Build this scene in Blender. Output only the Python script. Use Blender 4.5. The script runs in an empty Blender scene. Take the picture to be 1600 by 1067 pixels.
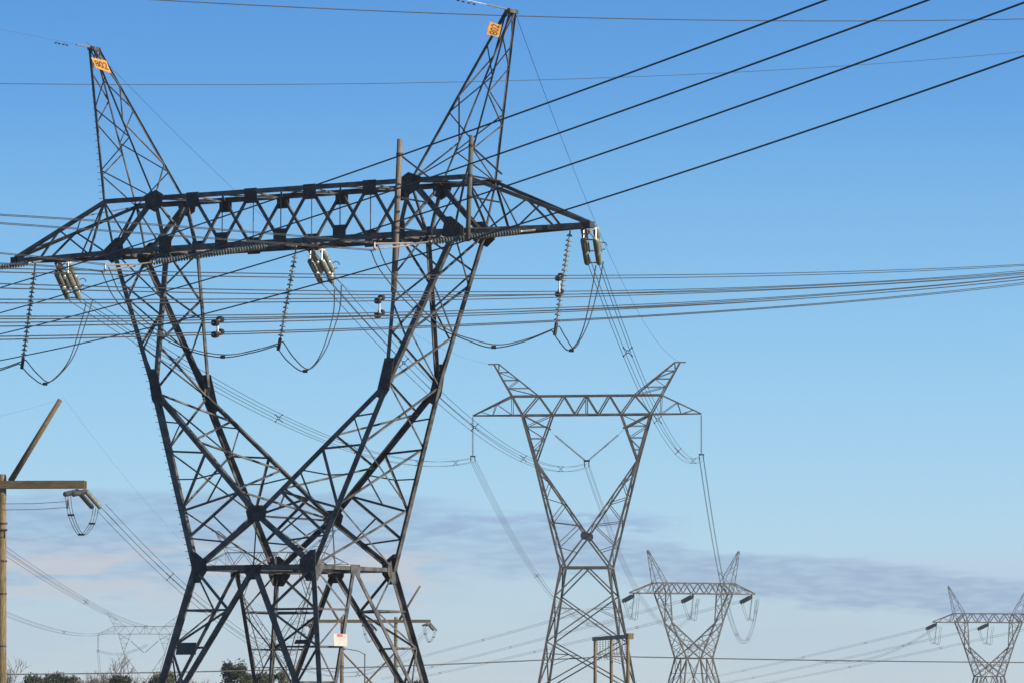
import bpy, math, random
from mathutils import Vector, Matrix
random.seed(7)
SC = bpy.context.scene
COL = SC.collection
R = math.radians

# ------------------------------------------------------------------ camera, sky, sun, exposure
cam = bpy.data.cameras.new('camera'); camo = bpy.data.objects.new('camera', cam); COL.objects.link(camo)
cam.sensor_width = 36.0; cam.lens = 36.0 * 7400 / 1600.0
cam.clip_start = 1.0; cam.clip_end = 20000
camo.location = (0, 0, 1.8); camo.rotation_euler = (math.pi/2 + 0.0792, 0, 0)
SC.camera = camo
SC.view_settings.view_transform = 'Standard'; SC.view_settings.look = 'None'
SC.view_settings.exposure = 0; SC.view_settings.gamma = 1

SUN = Vector((0.90, -0.43, 0.0)).normalized() * math.cos(R(21)); SUN.z = math.sin(R(21))
sl = bpy.data.lights.new('sun', 'SUN'); sl.energy = 5.0; sl.angle = R(0.5); sl.color = (1.0, 0.88, 0.72)
so = bpy.data.objects.new('sun', sl); COL.objects.link(so)
so.rotation_euler = SUN.to_track_quat('Z', 'Y').to_euler(); so.location = (60, -40, 60)

def lin(c):
    return tuple(((x/255)/12.92 if x/255 <= .04045 else ((x/255+.055)/1.055)**2.4) for x in c)

world = bpy.data.worlds.new('World'); SC.world = world; world.use_nodes = True
nt = world.node_tree; N = nt.nodes; N.clear()
class G:                                   # small helper to write node maths
    def __init__(s, tree): s.t = tree
    def m(s, op, a, b=None, c=None, clamp=False):
        n = s.t.nodes.new('ShaderNodeMath'); n.operation = op; n.use_clamp = clamp
        for i, v in enumerate((a, b, c)):
            if v is None: continue
            if isinstance(v, (int, float)): n.inputs[i].default_value = v
            else: s.t.links.new(v, n.inputs[i])
        return n.outputs[0]
    def step(s, x, a, b):
        n = s.t.nodes.new('ShaderNodeMapRange'); n.interpolation_type = 'SMOOTHSTEP'
        s.t.links.new(x, n.inputs[0])
        for i, v in ((1, a), (2, b)):
            if isinstance(v, (int, float)): n.inputs[i].default_value = v
            else: s.t.links.new(v, n.inputs[i])
        n.inputs[3].default_value = 0; n.inputs[4].default_value = 1
        return n.outputs[0]
    def mix(s, f, a, b):
        n = s.t.nodes.new('ShaderNodeMix'); n.data_type = 'RGBA'
        for i, v in ((0, f), (6, a), (7, b)):
            if isinstance(v, tuple): n.inputs[i].default_value = (*v, 1)
            elif isinstance(v, (int, float)): n.inputs[i].default_value = v
            else: s.t.links.new(v, n.inputs[i])
        return n.outputs[2]
g = G(nt)
tc = N.new('ShaderNodeTexCoord'); sep = N.new('ShaderNodeSeparateXYZ'); nt.links.new(tc.outputs['Generated'], sep.inputs[0])
el = g.m('MULTIPLY', g.m('ARCSINE', sep.outputs[2]), 180/math.pi)          # elevation, degrees
az = g.m('MULTIPLY', g.m('ARCTAN2', sep.outputs[0], sep.outputs[1]), 180/math.pi)   # azimuth, degrees
ramp = N.new('ShaderNodeValToRGB'); cr = ramp.color_ramp
nt.links.new(g.m('DIVIDE', el, 12.0, clamp=True), ramp.inputs[0])
stops = [(0.0, (214,219,220)), (0.5, (208,225,233)), (1.3, (201,228,241)), (2.1, (189,227,248)), (2.9, (173,220,248)), (4.0, (157,210,246)), (5.15, (139,198,242)), (6.3, (123,185,237)), (7.4, (103, 168, 231)), (8.6, (91, 157, 226)), (11.5, (58, 125, 210))]
SK = 20.0
while len(cr.elements) < len(stops): cr.elements.new(0.5)
for e, (d, c) in zip(cr.elements, stops):
    e.position = d/12.0; e.color = (*lin(c), 1)
# streaky clouds low over the horizon
cmb = N.new('ShaderNodeCombineXYZ')
nt.links.new(g.m('MULTIPLY', az, 0.45), cmb.inputs[0]); nt.links.new(g.m('MULTIPLY', el, 2.4), cmb.inputs[1])
def noise(scale, detail, off):
    n = N.new('ShaderNodeTexNoise'); n.noise_dimensions = '4D'; n.inputs['W'].default_value = off
    n.inputs['Scale'].default_value = scale; n.inputs['Detail'].default_value = detail
    nt.links.new(cmb.outputs[0], n.inputs['Vector']); return n.outputs['Fac']
n4 = noise(6.5, 9, 3.1); n1 = noise(1.0, 5, 1.7); n2 = noise(2.6, 6, 8.2); n3 = noise(0.7, 3, 4.4)
wob = g.m('MULTIPLY', g.m('SUBTRACT', n1, 0.5), 0.55)
wob2 = g.m('ADD', g.m('ADD', wob, g.m('MULTIPLY', g.m('SUBTRACT', n2, 0.5), 0.3)), g.m('MULTIPLY', g.m('SUBTRACT', n4, 0.5), 0.22))
elw = g.m('ADD', el, wob2)
# bank on the left: a mauve sheet with a paler, pinkish underside
bl = g.m('MULTIPLY', g.step(elw, 1.05, 1.9), g.m('SUBTRACT', 1.0, g.step(elw, 2.62, 2.78)))
bl = g.m('MULTIPLY', bl, g.m('SUBTRACT', 1.0, g.step(az, -1.5, -0.2)))
# long bank sinking to the right
top = g.m('SUBTRACT', 2.27, g.m('MULTIPLY', az, 0.10)); dd = g.m('SUBTRACT', elw, top)
br = g.m('MULTIPLY', g.step(dd, -0.62, -0.42), g.m('SUBTRACT', 1.0, g.step(dd, -0.08, 0.06)))
br = g.m('MULTIPLY', g.m('MULTIPLY', br, g.step(az, -1.6, 0.4)), g.m('ADD', 0.6, g.m('MULTIPLY', g.step(n4, .36, .6), 0.4)))
# thin wisps in the middle
bm = g.m('MULTIPLY', g.step(elw, 2.1, 2.3), g.m('SUBTRACT', 1.0, g.step(elw, 2.45, 2.62)))
bm = g.m('MULTIPLY', bm, g.m('MULTIPLY', g.step(az, -1.8, -0.8), g.m('SUBTRACT', 1.0, g.step(az, 1.2, 2.4))))
bm = g.m('MULTIPLY', bm, g.m('MULTIPLY', g.step(n2, 0.36, 0.56), g.step(n4, 0.3, 0.55)))
# wide faint veil
vl = g.m('MULTIPLY', g.m('MULTIPLY', g.step(elw, 0.2, 0.8), g.m('SUBTRACT', 1.0, g.step(elw, 1.2, 2.4))), g.step(n3, 0.4, 0.62))
sky = ramp.outputs[0]
sky = g.mix(g.m('MULTIPLY', vl, 0.45), sky, lin((196,214,232)))
pink = g.mix(g.m('MULTIPLY', g.m('SUBTRACT', 1.0, g.step(elw, 1.85, 2.3)), g.step(n2, 0.36, 0.58)), lin((156,188,222)), lin((212,213,222)))
sky = g.mix(g.m('MULTIPLY', bl, g.m('ADD', 0.42, g.m('ADD', g.m('MULTIPLY', g.step(n4, .38, .62), 0.3), g.m('MULTIPLY', g.step(n2, .4, .62), 0.22)))), sky, pink)
sky = g.mix(g.m('MULTIPLY', bm, 0.85), sky, lin((158,188,226)))
sky = g.mix(g.m('MULTIPLY', br, g.m('ADD', 0.28, g.m('ADD', g.m('MULTIPLY', n2, 0.45), g.m('MULTIPLY', n4, 0.4)))), sky, lin((156,185,220)))
scl = N.new('ShaderNodeVectorMath'); scl.operation = 'SCALE'; nt.links.new(sky, scl.inputs[0]); scl.inputs['Scale'].default_value = SK
nish = N.new('ShaderNodeTexSky'); nish.sky_type = 'NISHITA'; nish.sun_disc = False
nish.sun_elevation = R(21); nish.sun_rotation = math.atan2(SUN.x, SUN.y); nish.altitude = 30
fin = g.mix(g.step(el, 11.0, 25.0), scl.outputs[0], nish.outputs[0])
bg = N.new('ShaderNodeBackground'); nt.links.new(fin, bg.inputs[0]); bg.inputs[1].default_value = 0.05
wo = N.new('ShaderNodeOutputWorld'); nt.links.new(bg.outputs[0], wo.inputs[0])

# ------------------------------------------------------------------ materials
def mat(name, c1, c2=None, rough=0.6, metal=0.0, scale=3.0, stretch=(1, 1, 1), bump=0.0, c3=None, spec=0.5):
    m = bpy.data.materials.new(name); m.use_nodes = True; t = m.node_tree; b = t.nodes['Principled BSDF']
    b.inputs['Roughness'].default_value = rough; b.inputs['Metallic'].default_value = metal
    b.inputs['Specular IOR Level'].default_value = spec
    if c2 is None:
        b.inputs['Base Color'].default_value = (*c1, 1); return m
    tcn = t.nodes.new('ShaderNodeTexCoord'); mp = t.nodes.new('ShaderNodeMapping'); mp.inputs['Scale'].default_value = stretch
    t.links.new(tcn.outputs['Object'], mp.inputs[0])
    nz = t.nodes.new('ShaderNodeTexNoise'); nz.inputs['Scale'].default_value = scale; nz.inputs['Detail'].default_value = 6
    t.links.new(mp.outputs[0], nz.inputs['Vector'])
    rp = t.nodes.new('ShaderNodeValToRGB'); t.links.new(nz.outputs['Fac'], rp.inputs[0])
    rp.color_ramp.elements[0].position = .36; rp.color_ramp.elements[1].position = .64
    rp.color_ramp.elements[0].color = (*c1, 1); rp.color_ramp.elements[1].color = (*c2, 1)
    col = rp.outputs[0]
    if c3:
        n2_ = t.nodes.new('ShaderNodeTexNoise'); n2_.inputs['Scale'].default_value = scale*4.3; n2_.inputs['Detail'].default_value = 4
        t.links.new(tcn.outputs['Object'], n2_.inputs['Vector'])
        gg = G(t); col = gg.mix(gg.step(n2_.outputs['Fac'], .56, .68), col, c3)
    t.links.new(col, b.inputs['Base Color'])
    if bump:
        bp = t.nodes.new('ShaderNodeBump'); bp.inputs['Strength'].default_value = bump; bp.inputs['Distance'].default_value = .01
        t.links.new(nz.outputs['Fac'], bp.inputs['Height']); t.links.new(bp.outputs[0], b.inputs['Normal'])
    return m
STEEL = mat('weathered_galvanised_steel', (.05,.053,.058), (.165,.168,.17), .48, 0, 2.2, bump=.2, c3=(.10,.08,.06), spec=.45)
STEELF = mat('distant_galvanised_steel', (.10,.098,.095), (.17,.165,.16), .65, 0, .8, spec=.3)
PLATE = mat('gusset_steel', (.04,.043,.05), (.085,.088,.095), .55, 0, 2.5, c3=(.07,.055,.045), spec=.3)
WOOD = mat('weathered_pole_timber', (.14,.10,.05), (.38,.30,.16), .85, 0, 5, (4, 4, .3), .7, c3=(.09,.06,.035))
WOODX = mat('crossarm_timber', (.13,.095,.05), (.22,.165,.09), .85, 0, 5, (.25, 3, 3), .5, c3=(.07,.05,.03))
POLE2 = mat('bleached_pole_timber', (.17,.14,.12), (.33,.28,.24), .85, 0, 5, (3, 3, .25), .4, c3=(.10,.075,.06))
GREENP = mat('greenish_weathered_timber', (.10,.105,.085), (.19,.19,.16), .85, 0, 5, (3, 3, .25), .4)
INSUL = mat('toughened_glass_insulators', (.19,.22,.20), (.33,.36,.335), .2, 0, 3)
INSULD = mat('brown_grey_insulators', (.15,.155,.15), (.24,.245,.24), .35, 0, 3)
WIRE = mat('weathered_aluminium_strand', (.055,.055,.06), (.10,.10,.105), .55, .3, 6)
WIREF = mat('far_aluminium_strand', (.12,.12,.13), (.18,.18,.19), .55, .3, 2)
FITT = mat('galvanised_fitting', (.36,.35,.33), (.55,.53,.5), .45, .5, 5)
PINK = mat('copper_toned_fitting', (.46,.38,.34), (.58,.50,.46), .5, .3, 5)
DARKF = mat('dark_cast_fitting', (.03,.03,.035), (.055,.055,.06), .5, .2, 5)
YEL = mat('yellow_enamel', (.58,.24,.015), (.8,.39,.03), .5, 0, 5, c3=(.42,.17,.03))
INK = mat('sign_lettering', (.10,.035,.01))
WHT = mat('white_enamel', (.56,.55,.50), (.68,.66,.60), .4, 0, 3)
RED = mat('red_enamel', (.6,.16,.15))
SLATE = mat('slate_sign_back', (.07,.08,.10), (.11,.12,.14), .6, .2, 3)
BARK = mat('bark', (.09,.07,.05), (.17,.14,.11), .9, 0, 4)
TWIG = mat('bare_twigs', (.15,.12,.10), (.24,.20,.17), .9, 0, 3)
LEAFD = mat('dark_evergreen_leaves', (.012,.022,.009), (.035,.055,.02), .7, 0, .9)
LEAFO = mat('olive_leaves', (.035,.045,.018), (.08,.09,.035), .7, 0, .9)
GRND = mat('dry_grass_ground', (.05,.06,.025), (.10,.09,.045), .95, 0, .06, c3=(.07,.055,.035))

# ------------------------------------------------------------------ mesh builder
class MB:
    def __init__(s): s.v = []; s.f = []; s.k = 0
    def quadbox(s, c8):
        b = len(s.v); s.v += [tuple(x) for x in c8]
        for q in ((0,1,2,3),(7,6,5,4),(0,4,5,1),(1,5,6,2),(2,6,7,3),(3,7,4,0)): s.f.append(tuple(b+i for i in q))
    def box(s, lo, hi):
        (a,b_,c),(d,e,f_) = lo, hi
        s.quadbox([(a,b_,c),(a,e,c),(d,e,c),(d,b_,c),(a,b_,f_),(a,e,f_),(d,e,f_),(d,b_,f_)])
    def rect(s, p, q, u, w, x0, x1, y0, y1):
        # bar from p to q whose section spans x0..x1 along u and y0..y1 along w
        c = []
        for P in (p, q):
            c += [P+u*x0+w*y0, P+u*x0+w*y1, P+u*x1+w*y1, P+u*x1+w*y0]
        s.quadbox(c)
    def bar(s, p, q, w, n=(0,-1,0), L=True, flip=1):
        """angle-section member; n is the outward normal of the face it lies in"""
        p = Vector(p); q = Vector(q); d = q-p
        if d.length < .02: return
        d.normalize(); n = Vector(n); n = n-d*n.dot(d)
        if n.length < 1e-3: n = d.orthogonal()
        n.normalize(); u = d.cross(n)*flip
        s.k += 1; j = ((s.k*37) % 23)*.0013
        if L:
            w *= .8; t = max(.012, w*.11)
            s.rect(p, q, u, n, -w/2, w/2, -t+j, j)
            s.rect(p, q, u, n, -w/2, -w/2+t, -w+j, -t+j-.0008)
        else:
            h = w*.36
            s.rect(p, q, u, n, -h, h, -h+j, h+j)
    def lattice(s, A0, A1, B0, B1, n, w, nrm, kind='Z', L=True, horiz=False, start=0, sub=0):
        A0, A1, B0, B1 = map(Vector, (A0, A1, B0, B1))
        for i in range(n):
            a, b = A0.lerp(A1, i/n), A0.lerp(A1, (i+1)/n); c, d = B0.lerp(B1, i/n), B0.lerp(B1, (i+1)/n)
            if kind == 'X':
                s.bar(a, d, w, nrm, L); s.bar(c, b, w, nrm, L, -1)
            elif kind == 'Z':
                if (i+start) % 2: s.bar(a, d, w, nrm, L)
                else: s.bar(c, b, w, nrm, L)
            elif kind == 'W':
                m = a.lerp(b, .5)
                s.bar(c, m, w, nrm, L); s.bar(m, d, w, nrm, L)
                if sub: s.bar(c.lerp(d, .5), m, w*.7, nrm, L)
            if horiz and i: s.bar(a, c, w, nrm, L)
            if sub and kind == 'Z':
                if (i+start) % 2: s.bar(b, a.lerp(d, .5), w*.7, nrm, L); s.bar(c.lerp(d,.5), a.lerp(d,.5), w*.6, nrm, L)
                else: s.bar(d, c.lerp(b, .5), w*.7, nrm, L); s.bar(a.lerp(b,.5), c.lerp(b,.5), w*.6, nrm, L)
    def tube(s, pts, r, seg=6, r1=None):
        pts = [Vector(p) for p in pts]; b = len(s.v); m = len(pts)
        up = Vector((0,0,1))
        for i, p in enumerate(pts):
            d = (pts[min(i+1,m-1)]-pts[max(i-1,0)]).normalized()
            ref = up if abs(d.z) < .95 else Vector((1,0,0))
            u = d.cross(ref).normalized(); w = u.cross(d)
            rr = r if r1 is None else r+(r1-r)*i/(m-1)
            for k in range(seg):
                a = 2*math.pi*k/seg; s.v.append(tuple(p+u*(math.cos(a)*rr)+w*(math.sin(a)*rr)))
        for i in range(m-1):
            for k in range(seg):
                k2 = (k+1) % seg; s.f.append((b+i*seg+k, b+i*seg+k2, b+(i+1)*seg+k2, b+(i+1)*seg+k))
        s.f.append(tuple(b+k for k in range(seg))[::-1]); s.f.append(tuple(b+(m-1)*seg+k for k in range(seg)))
    def lathe(s, p, q, prof, seg=10):
        # prof: list of (t along p->q in metres, radius)
        p = Vector(p); q = Vector(q); d = (q-p).normalized(); u = d.orthogonal().normalized(); w = d.cross(u); b = len(s.v)
        for t, r in prof:
            for k in range(seg):
                a = 2*math.pi*k/seg; s.v.append(tuple(p+d*t+u*(math.cos(a)*r)+w*(math.sin(a)*r)))
        for i in range(len(prof)-1):
            for k in range(seg):
                k2 = (k+1) % seg; s.f.append((b+i*seg+k, b+(i+1)*seg+k, b+(i+1)*seg+k2, b+i*seg+k2))
    def discs(s, p, q, r, pitch=.16, seg=10):
        L_ = (Vector(q)-Vector(p)).length; n = max(2, int(L_/pitch)); h = L_/n; prof = [(0, .02)]
        for i in range(n):
            t = i*h
            prof += [(t+.05*h, r*.24), (t+.38*h, r*.34), (t+.55*h, r*.8), (t+.74*h, r), (t+.80*h, r*.97), (t+.78*h, r*.5), (t+.9*h, r*.16)]
        prof.append((L_, .02)); s.lathe(p, q, prof, seg)
    def plate(s, pts, n, t=.03):
        n = Vector(n).normalized(); a = [Vector(p) for p in pts]; b = len(s.v); m = len(a)
        s.v += [tuple(p+n*t) for p in a]+[tuple(p) for p in a]
        s.f.append(tuple(range(b, b+m))); s.f.append(tuple(range(b+m, b+2*m))[::-1])
        for i in range(m):
            j = (i+1) % m; s.f.append((b+i, b+m+i, b+m+j, b+j))
    def build(s, name, m, parent=None, smooth=False):
        me = bpy.data.meshes.new(name); me.from_pydata([tuple(x) for x in s.v], [], s.f); me.validate(); me.update()
        if smooth: me.polygons.foreach_set('use_smooth', [True]*len(me.polygons))
        me.materials.append(m); o = bpy.data.objects.new(name, me); COL.objects.link(o)
        if parent: o.parent = parent
        return o
def tag(o, label=None, cat=None, group=None, kind=None):
    if label: o['label'] = label
    if cat: o['category'] = cat
    if group: o['group'] = group
    if kind: o['kind'] = kind
    return o
def empty(name, loc, rz=0):
    o = bpy.data.objects.new(name, None); COL.objects.link(o); o.location = loc; o.rotation_euler = (0, 0, rz)
    o.empty_display_size = .5
    return o
def copy_tree(o, parent=None):
    c = o.copy(); COL.objects.link(c); c.parent = parent
    for ch in [x for x in bpy.data.objects if x.parent == o]: copy_tree(ch, c)
    return c

# ------------------------------------------------------------------ ground
gb = MB(); n = 40; S = 4500
for j in range(n+1):
    for i in range(n+1):
        x = -S+2*S*i/n; y = -1500+2*S*j/n
        gb.v.append((x, y, -.02+ (0 if abs(x) < 300 and y < 1600 else random.uniform(-.6, .1))))
for j in range(n):
    for i in range(n):
        a = j*(n+1)+i; gb.f.append((a, a+1, a+n+2, a+n+1))
tag(gb.build('ground', GRND), kind='structure')

# ------------------------------------------------------------------ the waisted strain tower (near one, and its far sisters)
A1, A2, A3, A4, A5, A6 = 9.47, 6.72, 8.90, 6.10, 4.63, 1.544
ZB, ZT, ZP = 22.40, 24.68, 31.84                    # bridge bottom / top, peak tip
BB = 1.2235
EA, EB, EZ = 6.108, 2.03, 16.05                     # elbow
VB, VZ = 2.94, 10.48                                # the V node
WA, WB, WZ = 3.084, 3.19, 8.224                     # waist
FA, FB, FZ = 4.617+.165, 4.752+.168, 0.0            # feet
def strain_tower(root, ext=0.0, L=True, M=STEEL, near=True):
    e = ext; V_ = Vector
    TL, TR = V_((-15.28, 0, ZB+.05+e)), V_((14.82, 0, ZB+.05+e))
    k = 1.0 if L else 1.35
    def P(a, b, z): return V_((a, b, z+e))
    # ---- bridge truss
    mb = MB()
    for b in (-1, 1):
        nn = (0, b, 0); y = b*BB
        mb.bar(P(-A1, y, ZT), P(A1, y, ZT), .27*k, nn, L, -b); mb.bar(P(-A3, y, ZB), P(A3, y, ZB), .30*k, nn, L, b)
        top = [-A2, -A5, -A6, A6, A5, A2]; bot = [-A3, -A4, -3.09, 0, 3.09, A4, A3]
        for i, t in enumerate(top):
            heavy = .25 if i in (0, 5) else .2
            mb.bar(P(bot[i], y, ZB), P(t, y, ZT), (.34 if i == 0 else heavy)*k, nn, L)
            mb.bar(P(t, y, ZT), P(bot[i+1], y, ZB), (.34 if i == 5 else heavy)*k, nn, L, -1)
        mb.bar(P(-A3, y, ZB), P(-A1, y, ZT), .14*k, nn, L); mb.bar(P(A3, y, ZB), P(A1, y, ZT), .14*k, nn, L)
        for x in (-7.8, 7.8): mb.bar(P(x, y, ZB), P(math.copysign(A1, x), y, ZT), .1*k, nn, L)
        if near:
            for x in (-3.09, 0, 3.09): mb.bar(P(x, y*.98, ZB), P(x, y*.98, ZT), .06, nn, L)
    xs = [-A1, -A2, -A5, -3.09, -A6, 0, A6, 3.09, A5, A2, A1]
    for i in range(len(xs)-1):
        a, c = xs[i], xs[i+1]; sgn = 1 if i % 2 else -1
        mb.bar(P(a, -BB*sgn, ZT-.03), P(c, BB*sgn, ZT-.03), .09*k, (0,0,1), L)
    xs = [-A3, -7.5, -A4, -4.6, -3.09, -1.54, 0, 1.54, 3.09, 4.6, A4, 7.5, A3]
    for i in range(len(xs)-1):
        a, c = xs[i], xs[i+1]
        mb.bar(P(a, -BB, ZB-.02), P(c, BB, ZB-.02), .11*k, (0,0,-1), L)
        if near: mb.bar(P(a, BB, ZB-.05), P(c, -BB, ZB-.05), .11, (0,0,-1), L)
    for x in (-A3, -A4, -.35, .35, A4, A3): mb.bar(P(x, -BB, ZB-.08), P(x, BB, ZB-.08), .17*k, (0,0,-1), L)
    if near:   # frames across the bridge
        for x in (-A5, -A6, A6, A5): mb.bar(P(x, -BB, ZT), P(x, BB, ZT-.1), .1, (1,0,0), L)
        for x in (-A4, A4): mb.bar(P(x, -BB, ZB), P(x*1.1, BB, ZT), .12, (1,0,0), L); mb.bar(P(x, BB, ZB), P(x*1.1, -BB, ZT), .12, (1,0,0), L)
    mb.build('bridge_truss', M, root)
    # ---- arms
    for s, T in ((-1, TL), (1, TR)):
        mb = MB()
        for b in (-1, 1):
            y = b*BB; nn = (0, b, 0); tt = T+V_((0, b*.08, .1)); tb = T+V_((0, b*.08, -.05))
            mb.bar(P(s*A1, y, ZT), tt, .2*k, nn, L, -b); mb.bar(P(s*A3, y, ZB), tb, .26*k, nn, L, b)
            mb.lattice(P(s*A3, y, ZB), tb, P(s*A1, y, ZT), tt, 4, .10*k, nn, 'Z', L)
            mb.bar(P(s*10.9, y*.78, ZB), P(s*A1, y, ZT), .1*k, nn, L)
        mb.lattice(P(s*A3, -BB, ZB), T, P(s*A3, BB, ZB), T, 4, .12*k, (0,0,-1), 'X' if near else 'Z', L, True)
        mb.lattice(P(s*A1, -BB, ZT), T, P(s*A1, BB, ZT), T, 4, .07*k, (0,0,1), 'Z', L)
        mb.bar(P(s*13.0, -.45, ZB-.04), P(s*13.0, .5, ZB-.04), .2*k, (0,0,-1), L)
        a = mb.build('side_arm', M, root)
        if near:
            pb = MB(); pb.box((T.x-.16, -.2, T.z-.13), (T.x+.16, .2, T.z+.13)); pb.build('tip_plate', PLATE, a)
    # ---- earth-wire peaks
    for s in (-1, 1):
        mb = MB(); tip = V_((s*10.99, 0, ZP+e))
        oN, oF, iN, iF = P(s*A1, -BB, ZT), P(s*A1, BB, ZT), P(s*A2, -BB, ZT), P(s*A2, BB, ZT)
        tips = [tip+V_((s*.1, -.22, 0)), tip+V_((s*.1, .22, 0)), tip+V_((-s*.1, -.22, 0)), tip+V_((-s*.1, .22, 0))]
        w = .11*k
        mb.bar(oN, tips[0], w, (0,-1,0), L, s); mb.bar(oF, tips[1], w, (0,1,0), L, -s)
        mb.bar(iN, tips[2], w, (0,-1,0), L, -s); mb.bar(iF, tips[3], w, (0,1,0), L, s)
        mb.lattice(oN, tips[0], iN, tips[2], 5, .07*k, (0,-1,0), 'Z', L)
        mb.lattice(oF, tips[1], iF, tips[3], 5, .07*k, (0,1,0), 'Z', L, False, 1)
        mb.lattice(oN, tips[0], oF, tips[1], 6, .06*k, (s,0,0), 'Z', L)
        mb.lattice(iN, tips[2], iF, tips[3], 4, .065*k, (-s,0,0), 'Z', L, False, 1)
        pk = mb.build('earth_wire_peak', M, root)
        if near:
            cb = MB(); cb.box((tip.x-.15, -.3, tip.z-.12), (tip.x+.12, .4, tip.z+.05)); cb.build('peak_cap', STEEL, pk)
    # ---- limbs of the Y
    for s in (-1, 1):
        mb = MB(); W = .28*k
        for b in (-1, 1):
            nn = (0, b, 0)
            tO, tI, E = P(s*A3, b*BB, ZB), P(s*A4, b*BB, ZB), P(s*EA, b*EB, EZ)
            E1 = E+V_((s*.1, 0, .35)); E2 = E+V_((-s*.06, 0, .45))
            mb.bar(E, E1, W, nn, L, s*b); mb.bar(E, E2, W*.8, nn, L, s*b)
            mb.bar(E1, tO, W, nn, L, s*b); mb.bar(tI, E2, W*.8, nn, L, s*b)
            mb.lattice(E1, tO, E2, tI, 4, .11*k, nn, 'Z', L)
            Wc, Vn = P(s*WA, b*WB, WZ), P(0, b*VB, VZ)
            mb.bar(Wc, E, .31*k, nn, L, -s*b if b < 0 else s); mb.bar(E, Vn, .27*k, nn, L, s*b)
            # web between outer chord and inner chord
            o1, o2, o3, i0, i1, i2 = E.lerp(Wc, .34), E.lerp(Wc, .68), E.lerp(Wc, .83), E.lerp(Vn, .26), E.lerp(Vn, .50), E.lerp(Vn, .82)
            for p_, q_, w_ in ((o1, i1, .11), (i1, o2, .12), (o2, i2, .13), (i2, o3, .13), (o1, i0, .08), (E.lerp(Wc, .17), i0, .08), (E.lerp(Wc, .5), i1.lerp(o2, .45), .07), (i2.lerp(i1, .5), i1.lerp(o2, .45), .07), (E.lerp(Vn, .67), o2.lerp(i2, .45), .07)):
                mb.bar(p_, q_, w_*k, nn, L)
            mb.bar(Vn, Wc, .25*k, nn, L)
            mb.bar(o3, Wc.lerp(Vn, .5), .09*k, nn, L); mb.bar(i2.lerp(o3, .5), Wc.lerp(Vn, .62), .07*k, nn, L)
        eN, eF = P(s*EA, -EB, EZ), P(s*EA, EB, EZ)
        mb.lattice(P(s*WA, -WB, WZ), eN, P(s*WA, WB, WZ), eF, 3, .10*k, (s, 0, 0), 'X', L, False)
        mb.lattice(eN, P(s*A3, -BB, ZB), eF, P(s*A3, BB, ZB), 3, .10*k, (s, 0, 0), 'X' if near else 'Z', L)
        mb.lattice(P(0, -VB, VZ), eN, P(0, VB, VZ), eF, 5, .10*k, (-s, 0, 0), 'Z', L)
        mb.lattice(eN, P(s*A4, -BB, ZB), eF, P(s*A4, BB, ZB), 3, .1*k, (-s, 0, 0), 'Z', L, False)
        mb.build('limb', M, root)
    # ---- waist frame
    mb = MB()
    for b in (-1, 1):
        mb.bar(P(-WA, b*WB, WZ), P(WA, b*WB, WZ), .25*k, (0, b, 0), L, b)
        mb.bar(P(-WA*.0, b*WB, WZ), P(0, b*VB, VZ), .08*k, (0, b, 0), L)
        mb.bar(P(b*WA, -WB, WZ), P(b*WA, WB, WZ), .22*k, (b, 0, 0), L, b)
        mb.bar(P(-WA*b, -WB, WZ-.1), P(0, 0, WZ-.12), .1*k, (0,0,-1), L); mb.bar(P(WA*b, WB, WZ-.1), P(0, 0, WZ-.14), .1*k, (0,0,-1), L)
    for a, b in ((0,-1),(1,0),(0,1),(-1,0)):
        a2, b2 = {(0,-1):(1,0),(1,0):(0,1),(0,1):(-1,0),(-1,0):(0,-1)}[(a,b)]
        mb.bar(P(a*WA, b*WB, WZ-.06), P(a2*WA, b2*WB, WZ-.06), .12*k, (0,0,1), L)
    mb.bar(P(0, -VB, VZ), P(0, VB, VZ), .11*k, (0,0,1), L)
    mb.bar(P(0, -VB, VZ), P(0, WB, WZ), .09*k, (1,0,0), L); mb.bar(P(0, VB, VZ), P(0, -WB, WZ), .09*k, (1,0,0), L)
    mb.build('waist_frame', M, root)
    # ---- four lattice legs, each narrowing to its footing
    fs = (WZ+e)/WZ if e else 1.0
    for sa in (-1, 1):
        for sb in (-1, 1):
            mb = MB()
            top = P(sa*WA, sb*WB, WZ); foot = V_((sa*(WA+(FA-WA)*fs), sb*(WB+(FB-WB)*fs), 0))
            mb.bar(top, foot, .31*k, (0, sb, 0), L, sa*sb)
            for mid, nn in ((P(0, sb*WB, WZ), (0, sb, 0)), (P(sa*WA, 0, WZ), (sa, 0, 0))):
                mb.bar(mid, foot, .24*k, nn, L)
                q0, q1 = top.lerp(foot, .22), mid.lerp(foot, .22)
                mb.lattice(q0, foot, q1, foot, 4, .1*k, nn, 'Z', L, True)
                mb.bar(q0, q1, .12*k, nn, L)
                mb.bar(top, q1, .12*k, nn, L)
            m1 = P(0, sb*WB, WZ); m2 = P(sa*WA, 0, WZ)
            for t in (.22, .42, .6): mb.bar(m1.lerp(foot, t), m2.lerp(foot, t), .09*k, (0,0,-1), L)
            o = mb.build('leg', M, root)
            if near:
                fb = MB(); fb.lathe((foot.x, foot.y, -.4), (foot.x, foot.y, .4), [(0,.02),(0,.45),(.7,.42),(.75,.38),(.75,.02)], 14)
                fb.build('concrete_footing', WHT, o)
    if not near: return
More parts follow.
